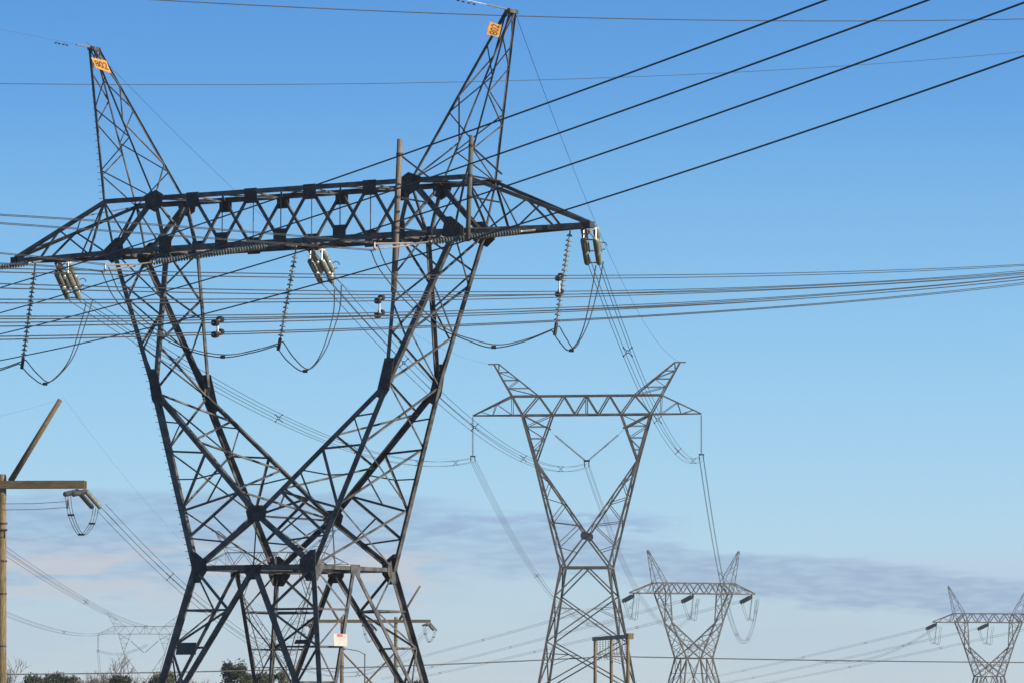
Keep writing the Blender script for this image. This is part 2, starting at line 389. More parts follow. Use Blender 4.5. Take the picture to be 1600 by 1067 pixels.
    # ---- gusset plates
    def gus(pts2, b, y, name='gusset_plate'):
        pb = MB(); yy = y+b*.035
        pts = [V_((x, yy, z)) for x, z in pts2]
        if b > 0: pts = pts[::-1]
        pb.plate(pts, (0, b, 0), .03)
        cx = sum(p.x for p in pts)/len(pts); cz = sum(p.z for p in pts)/len(pts)
        for i, p in enumerate(pts):
            for f in (.45, .75):
                for g_ in (.0, .5):
                    q = p.lerp(pts[(i+1) % len(pts)], g_); c = Vector((cx+(q.x-cx)*f, yy+b*.03, cz+(q.z-cz)*f)); h = .028
                    pb.box((c.x-h, min(c.y, c.y+b*.035), c.z-h), (c.x+h, max(c.y, c.y+b*.035), c.z+h))
        pb.build(name, PLATE, root)
    for b in (-1, 1):
        y = b*BB
        for x in (-A5, -A6, A6, A5): gus([(x-.33, ZT+.14), (x-.33, ZT-.52), (x+.33, ZT-.52), (x+.33, ZT+.14)], b, y)
        for x in (-A4, -3.09, 0, 3.09, A4): gus([(x-.33, ZB+.56), (x-.33, ZB-.18), (x+.33, ZB-.18), (x+.33, ZB+.56)], b, y)
        for s in (-1, 1):
            gus([(s*A2-.5*s, ZT+.14), (s*A2-.1*s, ZT+.36), (s*A2+.55*s, ZT+.12), (s*A2+.4*s, ZT-.4), (s*A2-.05*s, ZT-.62), (s*A2-.42*s, ZT-.4)][::s], b, y)
            gus([(s*A3-.6*s, ZB-.18), (s*A3-.42*s, ZB+.62), (s*A3-.12*s, ZB+.62), (s*A3+.5*s, ZB+.14), (s*A3+.5*s, ZB-.18), (s*A3+.1*s, ZB-.5)][::-s], b, y)
            # elbow
            ye = b*EB
            gus([(s*(EA+.32), EZ+1.0), (s*(EA-.16), EZ+1.0), (s*(EA-.6), EZ-.6), (s*(EA-.25), EZ-.8), (s*(EA+.08), EZ-.35)][::s], b, ye)
            # waist corner
            gus([(s*(WA+.15), WZ+.72), (s*(WA-.1), WZ+.7), (s*(WA-.66), WZ+.3), (s*(WA-.66), WZ-.16), (s*(WA-.3), WZ-.62), (s*(WA+.1), WZ-.62)][::s], b, b*WB)
        yv = b*VB
        gus([(.32, VZ+.42), (-.32, VZ+.42), (-.54, VZ+.18), (-.42, VZ-.26), (.42, VZ-.26), (.54, VZ+.18)], b, yv)
        gus([(.42, WZ+.12), (-.42, WZ+.12), (-.42, WZ-.22), (-.2, WZ-.52), (.2, WZ-.52), (.42, WZ-.22)], b, b*WB)
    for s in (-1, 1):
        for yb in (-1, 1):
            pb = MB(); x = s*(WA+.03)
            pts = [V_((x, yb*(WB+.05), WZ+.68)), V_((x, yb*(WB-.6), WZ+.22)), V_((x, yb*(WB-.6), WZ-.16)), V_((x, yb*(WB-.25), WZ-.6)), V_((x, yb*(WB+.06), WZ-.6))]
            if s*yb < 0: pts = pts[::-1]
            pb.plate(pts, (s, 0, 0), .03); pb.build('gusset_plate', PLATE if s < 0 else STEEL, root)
        pb = MB(); x = s*(WA+.035)
        pts = [V_((x, -.36, WZ+.16)), V_((x, -.36, WZ-.3)), V_((x, .36, WZ-.3)), V_((x, .36, WZ+.16))]
        pb.plate(pts if s < 0 else pts[::-1], (s, 0, 0), .03); pb.build('gusset_plate', STEEL, root)

YAW = -0.545
T1 = Vector((-9.432, 205.9, 0))
near = empty('strain_tower', T1, YAW)
tag(near, 'largest and nearest steel lattice tower with yellow number plates on both peaks', 'transmission tower', 'waisted lattice towers with strain insulators')
strain_tower(near)
RT = Matrix.Rotation(YAW, 3, 'Z'); RI = RT.inverted()
def loc1(p): return RI @ (Vector(p)-T1)
def w1(a, b, z): return T1+RT @ Vector((a, b, z))

def text_mesh(s):
    cu = bpy.data.curves.new('lettering', 'FONT'); cu.body = s; cu.offset = .012
    o = bpy.data.objects.new('lettering', cu); COL.objects.link(o)
    bpy.context.view_layer.update()
    me = bpy.data.meshes.new_from_object(o.evaluated_get(bpy.context.evaluated_depsgraph_get()))
    vs = [tuple(v.co) for v in me.vertices]; fs = [tuple(p.vertices) for p in me.polygons]
    bpy.data.objects.remove(o); bpy.data.curves.remove(cu); bpy.data.meshes.remove(me)
    x0 = min(v[0] for v in vs); x1 = max(v[0] for v in vs); y0 = min(v[1] for v in vs); y1 = max(v[1] for v in vs)
    return [((v[0]-x0)/(x1-x0), (v[1]-y0)/(y1-y0)) for v in vs], fs
def sign_quad(name, tl, tr, brr, bl_, m, parent, label, txt=None, ink=INK, box=(.1,.9,.2,.82), rot=False):
    tl, tr, brr, bl_ = map(Vector, (tl, tr, brr, bl_))
    nn = (tr-tl).cross(bl_-tl); nn.normalize(); nn = -nn     # towards the viewer of the text
    mb = MB(); mb.plate([tl, bl_, brr, tr], nn, .015)
    o = mb.build(name, m, parent); o['label'] = label
    if txt:
        vs, fs = text_mesh(txt); tb = MB()
        for (u, v) in vs:
            if rot: u, v = 1-v, u
            u = box[0]+(box[1]-box[0])*u; v = box[2]+(box[3]-box[2])*v
            p = (bl_*(1-u)+brr*u)*(1-v)+(tl*(1-u)+tr*u)*v
            tb.v.append(tuple(p+nn*.022))
        tb.f = fs; tb.build('lettering', ink, o)
    return o
sign_quad('number_plate', loc1((-18.61,207.6,30.85)), loc1((-17.98,208.2,30.78)), loc1((-17.77,208.2,30.22)), loc1((-18.39,207.6,30.38)), YEL, near,
          'orange-yellow number plate 802', '802', box=(.1,.92,.2,.8))
sign_quad('number_plate', loc1((-.95,198.6,31.12)), loc1((-.45,199.0,31.02)), loc1((-.56,199.0,30.52)), loc1((-1.1,198.6,30.58)), YEL, near,
          'yellow number plate mounted sideways', '802', box=(.2,.85,.08,.92), rot=True)
def lz(y): return (1120-y)/35.9+1.8
sign_quad('danger_sign', (4.0,-3.05,5.36), (4.0,-1.98,5.36), (4.02,-1.98,4.84), (4.02,-3.05,4.84), WHT, near, 'white warning sign with a red top band')
rb = MB(); rb.plate([Vector((4.016+.008,-2.75,5.35)), Vector((4.026,-2.75,5.24)), Vector((4.026,-2.35,5.24)), Vector((4.024,-2.35,5.35))], (1,0,0), .01); rb.build('sign_band', RED, near)
sign_quad('notice_plate', (-3.3,-4.1,5.02), (-2.32,-4.1,5.02), (-2.32,-4.13,4.5), (-3.38,-4.13,4.5), SLATE, near, 'dark slate grey plate')
kb = MB(); kb.plate([Vector((2.75,-3.98,5.1)), Vector((2.65,-3.98,4.92)), Vector((3.45,-3.98,4.92)), Vector((3.45,-3.98,5.1))], (0,-1,0), .03); kb.build('cover_plate', DARKF, near)
# step bolts up the left corner chord and the left peak
sb_ = None
for (p, q, n_) in ((Vector((-WA,-WB,WZ)), Vector((-EA,-EB,EZ)), 26), (Vector((-EA,-EB,EZ)), Vector((-A3,-BB,ZB)), 20), (Vector((-A1,-BB,ZT)), Vector((-10.99,0,ZP)), 24)):
    for i in range(n_):
        c = p.lerp(q, (i+.5)/n_)
        if sb_ is None:
            m_ = MB(); m_.tube([Vector((-.08,0,0)), Vector((-.27,0,0))], .012, 5); sb_ = m_.build('step_bolt', STEEL, near); sb_.location = c
        else:
            o = sb_.copy(); COL.objects.link(o); o.location = c

# far sisters of the strain tower
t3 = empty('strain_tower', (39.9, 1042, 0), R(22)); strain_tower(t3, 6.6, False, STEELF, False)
tag(t3, 'small far lattice tower with drooping insulator loops, right of the mid-sized tower', 'transmission tower', 'waisted lattice towers with strain insulators')
t4 = copy_tree(t3); t4.location = (125.3, 1247, -2.2); t4.rotation_euler = (0, 0, R(12))
tag(t4, 'far lattice tower cut off by the right edge, left peak pointing into the clouds', 'transmission tower')

# ------------------------------------------------------------------ slimmer suspension towers
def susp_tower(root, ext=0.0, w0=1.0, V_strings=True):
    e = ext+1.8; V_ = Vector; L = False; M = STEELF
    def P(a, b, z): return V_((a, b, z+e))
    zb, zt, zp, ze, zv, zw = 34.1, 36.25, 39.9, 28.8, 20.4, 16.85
    b0, be, bv, bw = .8, 1.0, 1.9, 2.3
    w = w0
    mb = MB(); bot = [-7.3, -3.9, -1.3, 1.3, 3.9, 7.3]; top = [-8.5, -5.45, -2.6, 0, 2.6, 5.45, 8.5]
    for b in (-1, 1):
        nn = (0, b, 0); y = b*b0
        mb.bar(P(-8.5, y, zt), P(8.5, y, zt), .26*w, nn, L); mb.bar(P(-7.3, y, zb), P(7.3, y, zb), .28*w, nn, L)
        for i in range(6):
            mb.bar(P(top[i], y, zt), P(bot[i], y, zb), .2*w, nn, L); mb.bar(P(bot[i], y, zb), P(top[i+1], y, zt), .2*w, nn, L)
        mb.bar(P(0, y, zb), P(0, y, zt), .16*w, nn, L)
    mb.lattice(P(-7.3,-b0,zb), P(7.3,-b0,zb), P(-7.3,b0,zb), P(7.3,b0,zb), 8, .1*w, (0,0,-1), 'Z', L)
    mb.build('bridge_truss', M, root)
    for s in (-1, 1):
        mb = MB(); tip = P(s*13, 0, zb)
        for b in (-1, 1):
            nn = (0, b, 0); y = b*b0
            mb.bar(P(s*8.5, y, zt), tip, .22*w, nn, L); mb.bar(P(s*7.3, y, zb), tip, .22*w, nn, L)
            mb.lattice(P(s*7.3, y, zb), tip, P(s*8.5, y, zt), tip, 5, .1*w, nn, 'Z', L)
        mb.build('side_arm', M, root)
        mb = MB(); tp = P(s*10.35, 0, zp)
        for b in (-1, 1):
            nn = (0, b, 0); y = b*b0
            o0, i0 = P(s*7.3, y, zb), P(s*5.45, y, zt); t1 = tp+V_((s*.25, b*.2, 0)); t2 = tp+V_((-s*.35, b*.2, 0))
            mb.bar(P(s*8.5, y, zt), t1, .2*w, nn, L); mb.bar(i0, t2, .18*w, nn, L)
            mb.lattice(P(s*8.5, y, zt), t1, i0, t2, 4, .1*w, nn, 'Z', L, True)
        mb.bar(tp+V_((s*.9, 0, 0)), tp+V_((-s*.4, 0, 0)), .2*w, (0,0,1), L)
        mb.build('earth_wire_peak', M, root)
        mb = MB()
        for b in (-1, 1):
            nn = (0, b, 0)
            O, I, E, Vn, W = P(s*7.3, b*b0, zb), P(s*3.9, b*b0, zb), P(s*5.8, b*be, ze), P(0, b*bv, zv), P(s*2.7, b*bw, zw)
            mb.bar(O, E, .32*w, nn, L); mb.bar(I, E, .24*w, nn, L); mb.bar(E, W, .34*w, nn, L); mb.bar(E, Vn, .26*w, nn, L)
            mb.lattice(O, E, I, E, 4, .11*w, nn, 'Z', L, True)
            mb.lattice(E, W.lerp(E, .2), E, Vn, 7, .12*w, nn, 'Z', L)
            mb.bar(Vn, W, .26*w, nn, L); mb.bar(W.lerp(E, .2), W.lerp(Vn, .5), .12*w, nn, L)
            mb.bar(O, P(s*4.2, b*b0, 32.5), .24*w, nn, L)
        mb.lattice(P(s*2.7, -bw, zw), P(s*5.8, -be, ze), P(s*2.7, bw, zw), P(s*5.8, be, ze), 6, .12*w, (s,0,0), 'Z', L)
        mb.lattice(P(s*5.8, -be, ze), P(s*7.3, -b0, zb), P(s*5.8, be, ze), P(s*7.3, b0, zb), 3, .1*w, (s,0,0), 'Z', L)
        mb.lattice(P(0, -bv, zv), P(s*5.8, -be, ze), P(0, bv, zv), P(s*5.8, be, ze), 5, .1*w, (-s,0,0), 'Z', L)
        mb.build('limb', M, root)
    mb = MB(); H = zw+e; fa = 2.7+H*.168; fb = 2.3+H*.16
    for b in (-1, 1):
        mb.bar(P(-2.7, b*bw, zw), P(2.7, b*bw, zw), .32*w, (0,b,0), L); mb.bar(P(b*2.7, -bw, zw), P(b*2.7, bw, zw), .26*w, (b,0,0), L)
    nb = max(2, int(H/6.2))
    for sa, sb in ((-1,-1),(1,-1),(1,1),(-1,1)):
        mb.bar(P(sa*2.7, sb*bw, zw), (sa*fa, sb*fb, 0), .36*w, (0,sb,0), L)
    for (s1, s2) in (((-1,-1),(1,-1)), ((1,-1),(1,1)), ((1,1),(-1,1)), ((-1,1),(-1,-1))):
        p0, q0 = P(s1[0]*2.7, s1[1]*bw, zw), P(s2[0]*2.7, s2[1]*bw, zw); p1, q1 = V_((s1[0]*fa, s1[1]*fb, 0)), V_((s2[0]*fa, s2[1]*fb, 0))
        nn = (s1[0]+s2[0], s1[1]+s2[1], 0); m = p0.lerp(q0, .5)
        f0 = 3.2/H
        a, b = p0.lerp(p1, f0), q0.lerp(q1, f0)
        mb.bar(m, a, .22*w, nn, L); mb.bar(m, b, .22*w, nn, L)
        mb.lattice(a, p1, b, q1, nb, .2*w, nn, 'X', L)
        for i in range(nb):
            for (u0, u1, v0, v1) in ((a, p1, b, q1), (b, q1, a, p1)):
                mb.bar(u0.lerp(u1, (i+.5)/nb), u0.lerp(u1, i/nb).lerp(v0.lerp(v1, (i+1)/nb), .28), .09*w, nn, L)
                mb.bar(u0.lerp(u1, (i+.25)/nb), u0.lerp(u1, i/nb).lerp(v0.lerp(v1, (i+1)/nb), .28), .09*w, nn, L)
    mb.build('body', M, root)
    for b in (-1, 1):
        gb_ = MB(); c = P(0, b*bv, zv); pts = [c+V_((.5*math.cos(a), b*.1, .5*math.sin(a))) for a in [k*math.pi/4+.39 for k in range(8)]]
        gb_.plate(pts if b < 0 else pts[::-1], (0, b, 0), .05); gb_.build('gusset_plate', PLATE, root)
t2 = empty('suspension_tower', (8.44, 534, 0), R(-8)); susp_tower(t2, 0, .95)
G2 = 'slim lattice towers with hanging insulators'
tag(t2, 'mid-sized slender lattice tower standing alone right of the nearest tower', 'transmission tower', G2)
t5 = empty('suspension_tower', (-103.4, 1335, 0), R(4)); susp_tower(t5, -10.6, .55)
tag(t5, 'tiny faint lattice tower between the wooden pole and the nearest tower', 'transmission tower', G2)
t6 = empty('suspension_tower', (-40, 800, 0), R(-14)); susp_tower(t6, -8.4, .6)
tag(t6, 'thin lattice tower seen through the waist and legs of the nearest tower', 'transmission tower', G2)
R2 = Matrix.Rotation(R(-8), 3, 'Z')
def w2(a, b, z): return Vector((8.44, 534, 1.8))+R2 @ Vector((a, b, z))

# ------------------------------------------------------------------ wires
def span_pts(A, B, sag, n=40, s0=0.0, s1=1.0):
    A = Vector(A); B = Vector(B); o = []
    for i in range(n+1):
        s = s0+(s1-s0)*i/n; p = A.lerp(B, s); p.z -= 4*sag*s*(1-s); o.append(p)
    return o
def wire(name, A, B, sag, d, label, cat='cable', m=WIRE, parent=None, group=None, n=40, s0=0., s1=1.):
    mb = MB(); mb.tube(span_pts(A, B, sag, n, s0, s1), d/2, 6); o = mb.build(name, m, parent, True)
    if parent is None: tag(o, label, cat, group)
    return o
def spacer(c, dirn, h, parent, m=DARKF, r=.03, blob=.07, open_=True):
    """cross-shaped bundle spacer: hub and four arms with clamps"""
    c = Vector(c); d = Vector(dirn).normalized(); u = d.cross(Vector((0,0,1))).normalized(); w = u.cross(d)
    mb = MB()
    for su, sw in ((1,1),(1,-1),(-1,1),(-1,-1)):
        k = c+u*su*h+w*sw*h
        mb.tube([c+u*su*h*.25+w*sw*h*.25, k], r, 5)
        mb.tube([k-d*blob*1.5, k, k+d*blob*1.5], blob, 6)
    q = [c+u*h*.3+w*h*.3, c+u*h*.3-w*h*.3, c-u*h*.3-w*h*.3, c-u*h*.3+w*h*.3, c+u*h*.3+w*h*.3]
    for a, b in zip(q, q[1:]): mb.tube([a, b], r, 5)
    return mb.build('spacer', m, parent)
def quad(A, B, sag, label, spac=(), h=.23, d=.032, m=WIRE, group=None, s0=0., s1=1., n=40, blob=.05, cat='cable bundle'):
    A = Vector(A); B = Vector(B); root = empty('conductor_bundle', A)
    tag(root, label, cat, group)
    dirn = (B-A); dirn.z = 0; dirn.normalize(); u = dirn.cross(Vector((0,0,1)))
    for su in (-1, 1):
        for sw in (-1, 1):
            off = u*su*h+Vector((0,0,sw*h))-A
            mb = MB(); mb.tube([p+off for p in span_pts(A, B, sag, n, s0, s1)], d/2, 6); mb.build('conductor', m, root, True)
    for s in spac:
        p = span_pts(A, B, sag, 1, s, s)[0]-A
        spacer(p, dirn, h, root, blob=blob, r=.022)
    return root

# --- twelve conductors of the line that crosses in front, in three bundles
D12 = {
'P1a' : ((-16.36, 131.0, 14.28), (32.84, 263.0, 27.24), 0.525),'P1b' : ((-16.23, 130.0, 14.08), (32.72, 262, 27.1), 0.555),
'P2a' : ((-16.35, 131.0, 13.87), (32.84, 263.0, 27.08), 0.835),'P2b' : ((-16.23, 130.0, 13.65), (32.71, 262, 26.84), 0.809),
'P3a' : ((-15.75, 126.2, 12.95), (32.09, 257.0, 26.34), 0.549),'P3b' : ((-15.62, 125.2, 12.76), (31.96, 256, 26.13), 0.539),
'P4a' : ((-15.75, 126.2, 12.49), (32.09, 257.0, 26.26), 0.722),'P4b' : ((-15.62, 125.2, 12.34), (31.96, 256, 25.98), 0.709),
'P5a' : ((-15.15, 121.4, 11.91), (31.34, 251.0, 25.67), 0.663),'P5b' : ((-15.02, 120.4, 11.72), (31.21, 250, 25.42), 0.605),
'P6a' : ((-15.14, 121.4, 11.54), (31.33, 251.0, 25.4), 0.692),'P6b' : ((-15.02, 120.4, 11.37), (31.21, 250, 25.2), 0.632)}
for ks, label, fx in ((('P1a','P1b','P2a','P2b'), 'highest of the three horizontal four-wire bundles crossing the whole picture', .3687),
                  (('P3a','P3b','P4a','P4b'), 'middle of the three horizontal four-wire bundles crossing the whole picture', .2366),
                  (('P5a','P5b','P6a','P6b'), 'lowest of the three horizontal four-wire bundles crossing the whole picture', .1386)):
    root = empty('conductor_bundle', D12[ks[0]][0]); A0 = Vector(D12[ks[0]][0])
    tag(root, label, 'cable bundle', 'horizontal bundles crossing in front of the nearest tower')
    for k in ks:
        A, B, sg = D12[k]; mb = MB(); mb.tube([p-A0 for p in span_pts(A, B, sg, 50)], .019, 6); mb.build('conductor', WIRE, root, True)
    # spacer: four clamps on a short pale frame
    q = []
    for k in ks:
        A, B, sg = D12[k]; q.append(span_pts(A, B, sg, 1, fx, fx)[0]-A0)
    d = (Vector(D12[ks[0]][1])-A0).normalized(); sh = d*.22
    for i, p in enumerate(q): q[i] = p+(sh if i % 2 == 0 else -sh)
    mb = MB(); c1, c2 = (q[0]+q[1])/2, (q[2]+q[3])/2
    mb.tube([c1, c2], .035, 6)
    for a, b in ((q[0],q[1]),(q[2],q[3])): mb.tube([a, b], .028, 6)
    sp = mb.build('spacer', FITT, root)
    for pp in q:
        mb = MB(); mb.tube([pp-d*.11, pp-d*.07, pp+d*.07, pp+d*.11], .10, 8); mb.build('clamp', DARKF, sp)

# --- four heavy wires rising to the upper right
GD = 'heavy wires rising to the upper right'
for A, B, sg, lab in (
  ((-18.32, 150, 14.81), (6.65, 75, 13.84), 0.252, 'topmost of the four thick black wires rising to the upper right'),
  ((-18.55, 152, 14.22), (8.18, 75, 13.79), 0.322, 'second from top of the four thick black wires rising right'),
  ((-18.79, 154, 13.79), (9.33, 76, 13.72), 0.506, 'third from top of the four thick black wires rising right'),
  ((-19.03, 156, 13.17), (9.56, 78, 13.12), 0.605, 'lowest of the four thick black wires rising to the upper right')):
    wire('overhead_wire', A, B, sg, .036, lab, 'wire', group=GD)
wire('overhead_wire', (-22.43, 235, 37.87), (37.62, 300, 46.39), .7, .06, 'dark wire across the very top passing the right peak', 'wire')
wire('overhead_wire', (-30.06, 240, 34.09), (47.62, 380, 56.09), 1.17, .038, 'faint thin wire crossing the upper sky from the left edge', 'wire')
c1 = ((-56.35, 440, 5.78), (10.65, 500, 8.25), .472); c2 = ((10.65, 500, 8.25), (71.73, 560, 8.26), .146)
mb = MB(); mb.tube(span_pts(*c1, 30)+span_pts(*c2, 30)[1:], .065, 6)
tag(mb.build('aerial_cable', WIRE, None, True), 'lowest dark cable running level across the picture just above the trees', 'cable')

# --- insulator sets of the nearest tower
def string_rod(mb, p, q, r=.025): mb.tube([p, q], r, 6)
def strain_set(A, B, label, m=INSUL, nstr=4, r=.14, sections=2, hang=.0, gap=.30, h=.26, pitch=.15):
    """A: anchor at the tower, B: live end. Strings side by side between two yoke plates."""
    A = Vector(A); B = Vector(B); d = (B-A).normalized(); u = d.cross(Vector((0,0,1))).normalized(); w = u.cross(d)
    root = empty('strain_insulator', A); L_ = (B-A).length
    tag(root, label, 'insulator', 'tension insulator sets of the nearest tower')
    offs = [(-h, h), (h, h), (-h, -h), (h, -h)] if nstr == 4 else [(-h, 0), (h, 0)]
    mb = MB(); mb.tube([Vector((0,0,0)), d*.45], .05, 6)
    for (x, y) in offs: mb.tube([d*.4, d*.75+u*x+w*y], .035, 6)
    mb.build('link_fitting', FITT, root)
    for (x, y) in offs:
        mb = MB(); o = u*x+w*y; s0, s1 = .75, L_-.7; ln = (s1-s0-gap*(sections-1))/sections
        for k in range(sections):
            a = s0+k*(ln+gap); mb.discs(d*a+o, d*(a+ln)+o, r, pitch, 10)
        string_rod(mb, d*s0+o, d*s1+o)
        mb.build('insulator_string', m, root, True)
    mb = MB()
    for pos in ((.74, .02), (L_-.69, .02)):
        c = d*pos[0]
        if pos[0] > 1: mb.build('yoke', FITT, root); mb = MB()
        if nstr == 4:
            for (a, b) in (((-h,h),(h,h)),((h,h),(h,-h)),((h,-h),(-h,-h)),((-h,-h),(-h,h))):
                mb.tube([c+u*a[0]+w*a[1], c+u*b[0]+w*b[1]], .035, 6)
        else:
            mb.tube([c-u*(h+.1), c+u*(h+.1)], .045, 6)
    for (x, y) in offs: mb.tube([d*(L_-.68)+u*x+w*y, d*L_+u*x*.9+w*y*.9], .03, 6)
    mb.build('yoke', DARKF if m is INSULD else FITT, root)
    mb = MB(); ring = [d*(L_-.95)+u*(h+.18+.16*math.cos(a))+w*(h+.16+.16*math.sin(a)) for a in [k*math.pi/6 for k in range(11)]]
    mb.tube(ring, .022, 6); mb.build('arcing_ring', DARKF, root)
    return root
def jumper_string(A, B, label):
    A = Vector(A); B = Vector(B); d = (B-A); L_ = d.length; d.normalize()
    root = empty('jumper_insulator', A); tag(root, label, 'insulator', 'single insulator strings holding the jumper loops')
    mb = MB(); mb.discs(d*.25, d*(L_-.35), .135, .2, 12); mb.tube([d*.0, d*(L_-.1)], .028, 6); mb.build('insulator_string', INSUL, root, True)
    mb = MB(); mb.tube([d*(L_-.3), d*(L_+.25)], .075, 8); mb.build('clamp_weight', DARKF, root)
    mb = MB(); mb.tube([Vector((0,0,.15)), d*.3], .04, 6); mb.build('hanger', FITT, root)
# away-side sets towards the slender tower
WA_ = [(w1(-13.0,.3,ZB-.15), (-20.2,218.2,21.2), 'upper end hanging under the left arm tip, grey-green strings slanting down right'),
       (w1(0.1,1.22,ZB-.15), (-8.2,211.3,21.3), 'grey-green strings slanting down right from the middle of the bridge'),
       (w1(14.7,.2,ZB-.15), (3.55,204.4,21.55), 'grey-green strings hanging off the right arm tip, topmost insulator group')]
for A, B, l in WA_:
    strain_set(A, B, l)
# near-side sets pulling to the left
for A, B, l in ((w1(0,-1.25,ZB-.12), (-16.1,202.25,21.15), 'long ribbed insulator lying nearly level under the left half of bridge'),
                (w1(12.6,-.7,ZB-.12), (-4.1,196.8,21.5), 'long ribbed insulator lying nearly level under the right end of bridge'),
                (w1(-13.4,-.5,ZB-.12), (-27.6,209.5,21.0), 'long level insulator leaving the left arm tip beyond the left edge')):
    strain_set(A, B, l, nstr=2, r=.135, sections=1, h=.2, pitch=.125)
GJ = 'looped jumper wires of the nearest tower'
for A, B, l in (((-21.59,213.5,22.14), (-22.13,213.5,17.75), 'thin dark insulator string hanging from the left arm tip'),
                ((-9.43,206,22.2), (-10.16,206,18.0), 'thin insulator string hanging below the middle of the bridge'),
                ((2.48,198.5,22.4), (1.83,198.5,18.05), 'thin insulator string hanging beside the right arm tip')):
    jumper_string(A, B, l)
def smooth(pts, n=8):
    P = [Vector(p) for p in pts]; P = [2*P[0]-P[1]]+P+[2*P[-1]-P[-2]]; o = []
    for i in range(1, len(P)-2):
        for k in range(n):
            t = k/n; a, b, c, d = P[i-1:i+3]
            o.append(.5*((2*b)+(c-a)*t+(2*a-5*b+4*c-d)*t*t+(-a+3*b-3*c+d)*t**3))
    return o+[P[-2]]
def jumper(segs, label):
    root = empty('jumper_loop', segs[0][0]); A0 = Vector(segs[0][0]); tag(root, label, 'wire', GJ)
    for side in (-1, 1):
        mb = MB()
        for pts in segs:
            S_ = smooth(pts); m = len(S_)
            q = []
            for i, p in enumerate(S_):
                t = i/(m-1); wd = .05+.16*abs(math.cos(math.pi*t))**.8
                q.append(p+Vector((side*wd*.75, -side*wd*.6, side*wd*.35))-A0)
            mb.tube(q, .026, 6)
        mb.build('jumper_wire', WIRE, root, True)
    mb = MB()
    for pts in segs:
        c = min(smooth(pts), key=lambda v: v.z)-A0; mb.tube([c+Vector((-.1,0,-.04)), c+Vector((.1,0,-.04))], .07, 8)
    mb.build('loop_clamp', DARKF, root)
jc1 = [(-17.41,201.7,20.9),(-16.85,202,19.71),(-15.81,202.8,18.68),(-14.2,203.4,17.71),(-12.51,204.2,17.38),(-11.11,205,17.67),(-10.14,206,18.05)]
jc2 = [(-10.14,206,18.05),(-9.68,207,17.43),(-9.02,208,17.05),(-8.38,209.5,17.96),(-7.87,211,19.79),(-7.84,212.5,21.1)]
jr1 = [(-5.72,196,21.24),(-5.33,196.2,20.4),(-4.27,196.6,19.1),(-2.94,197,18.01),(-1.61,197.4,17.48),(-.64,197.8,17.3),(.54,198.2,17.57),(1.83,198.5,18.11)]
jr2 = [(1.83,198.5,18.11),(2.16,199.3,17.66),(2.58,200.3,17.38),(3.15,202,18.48),(3.59,203.5,20.26),(3.8,204.5,21.4)]
jl1 = [(-28.6,208.6,20.6),(-27.3,208.8,18.9),(-25.66,209.5,17.7),(-24.41,211,17.33),(-23.44,212,17.31),(-22.98,212.6,17.43),(-22.13,213.5,17.83)]
jl2 = [(-22.13,213.5,17.83),(-21.65,214.5,17.26),(-21.11,215.5,17.04),(-20.29,217,18.18),(-19.85,218.5,19.99),(-19.65,219.5,21.1)]
jumper([jl1, jl2], 'jumper wires looping under the left arm tip')
jumper([jc1, jc2], 'jumper wires looping below the middle of the bridge')
jumper([jr1, jr2], 'jumper wires looping below the right arm, nearest the slender tower')
# compression yokes between the level strings and the conductors
for A, B, l in (((-16.15,202.25,21.13), (-17.41,201.7,20.95), 'pale copper-toned fitting at the left end of level insulator'),
                ((-4.15,196.8,21.48), (-5.72,196,21.3), 'pale copper-toned fitting below the bridge beside the hanging tan pole')):
    A = Vector(A); B = Vector(B); mb = MB()
    for dz in (-.1, .12): mb.tube([A+Vector((0,0,dz*.4)), B+Vector((0,0,dz))], .04, 6)
    mb.tube([B+Vector((0,0,-.22)), B+Vector((0,0,.2))], .05, 6)
    tag(mb.build('dead_end_fitting', PINK), l, 'fitting', 'dead-end fittings at the level insulators')
# near-side conductors leaving to the left
def bundle2(rows, label, group):
    A0 = Vector(rows[0][1]); root = empty('conductor_bundle', A0); tag(root, label, 'cable bundle', group)
    for A, B, sg in rows:
        for off in (-.2, .2):
            mb = MB(); o = Vector((off*.35, -off, 0)); mb.tube([p+o-A0 for p in span_pts(A, B, sg, 20)], .017, 6); mb.build('conductor', WIRE, root, True)
GN = 'four-wire bundles leaving the nearest tower to the left'
bundle2([((-24.26,188,21.98),(-5.72,196,21.46),-.107), ((-24.26,188,21.72),(-5.72,196,21.15),-.003)], 'wires running behind the bridge and above the left arm to the left edge', GN)
bundle2([((-25.58,198.3,21.58),(-17.41,201.7,21.09),-.064), ((-25.57,198.3,20.8),(-17.41,201.7,20.79),-.177)], 'short run of wires just below the left arm, ending at the left edge', GN)
# spans from the nearest tower to the slender one
GS = 'four-wire bundles strung between the nearest tower and the slender tower'
quad((-20.2,218.2,21.2), w2(-13,0,29.1), 3.0, 'left four-wire bundle sagging behind the Y of the nearest tower', (.12,.3,.5,.72,.9), group=GS)
quad((-8.2,211.3,21.3), w2(0,0,28.4), 3.2, 'middle four-wire bundle sagging through the nearest tower right limb', (.14,.34,.55,.78), group=GS)
quad((3.55,204.4,21.55), w2(13,0,29.1), 3.1, 'right four-wire bundle falling steeply past the slender tower right peak', (.15,.36,.58,.82), group=GS)
GE = 'thin earth wires to the slender tower'
wire('earth_wire', (-18.84,208,31.6), w2(-10.9,0,39.9), 2.9, .016, 'hair-thin wire from the left number plate peak to slender tower', 'wire', group=GE)
wire('earth_wire', (.1,200.6,31.9), w2(10.9,0,39.9), 3.4, .024, 'hair-thin wire from the right number plate peak to slender tower', 'wire', group=GE)
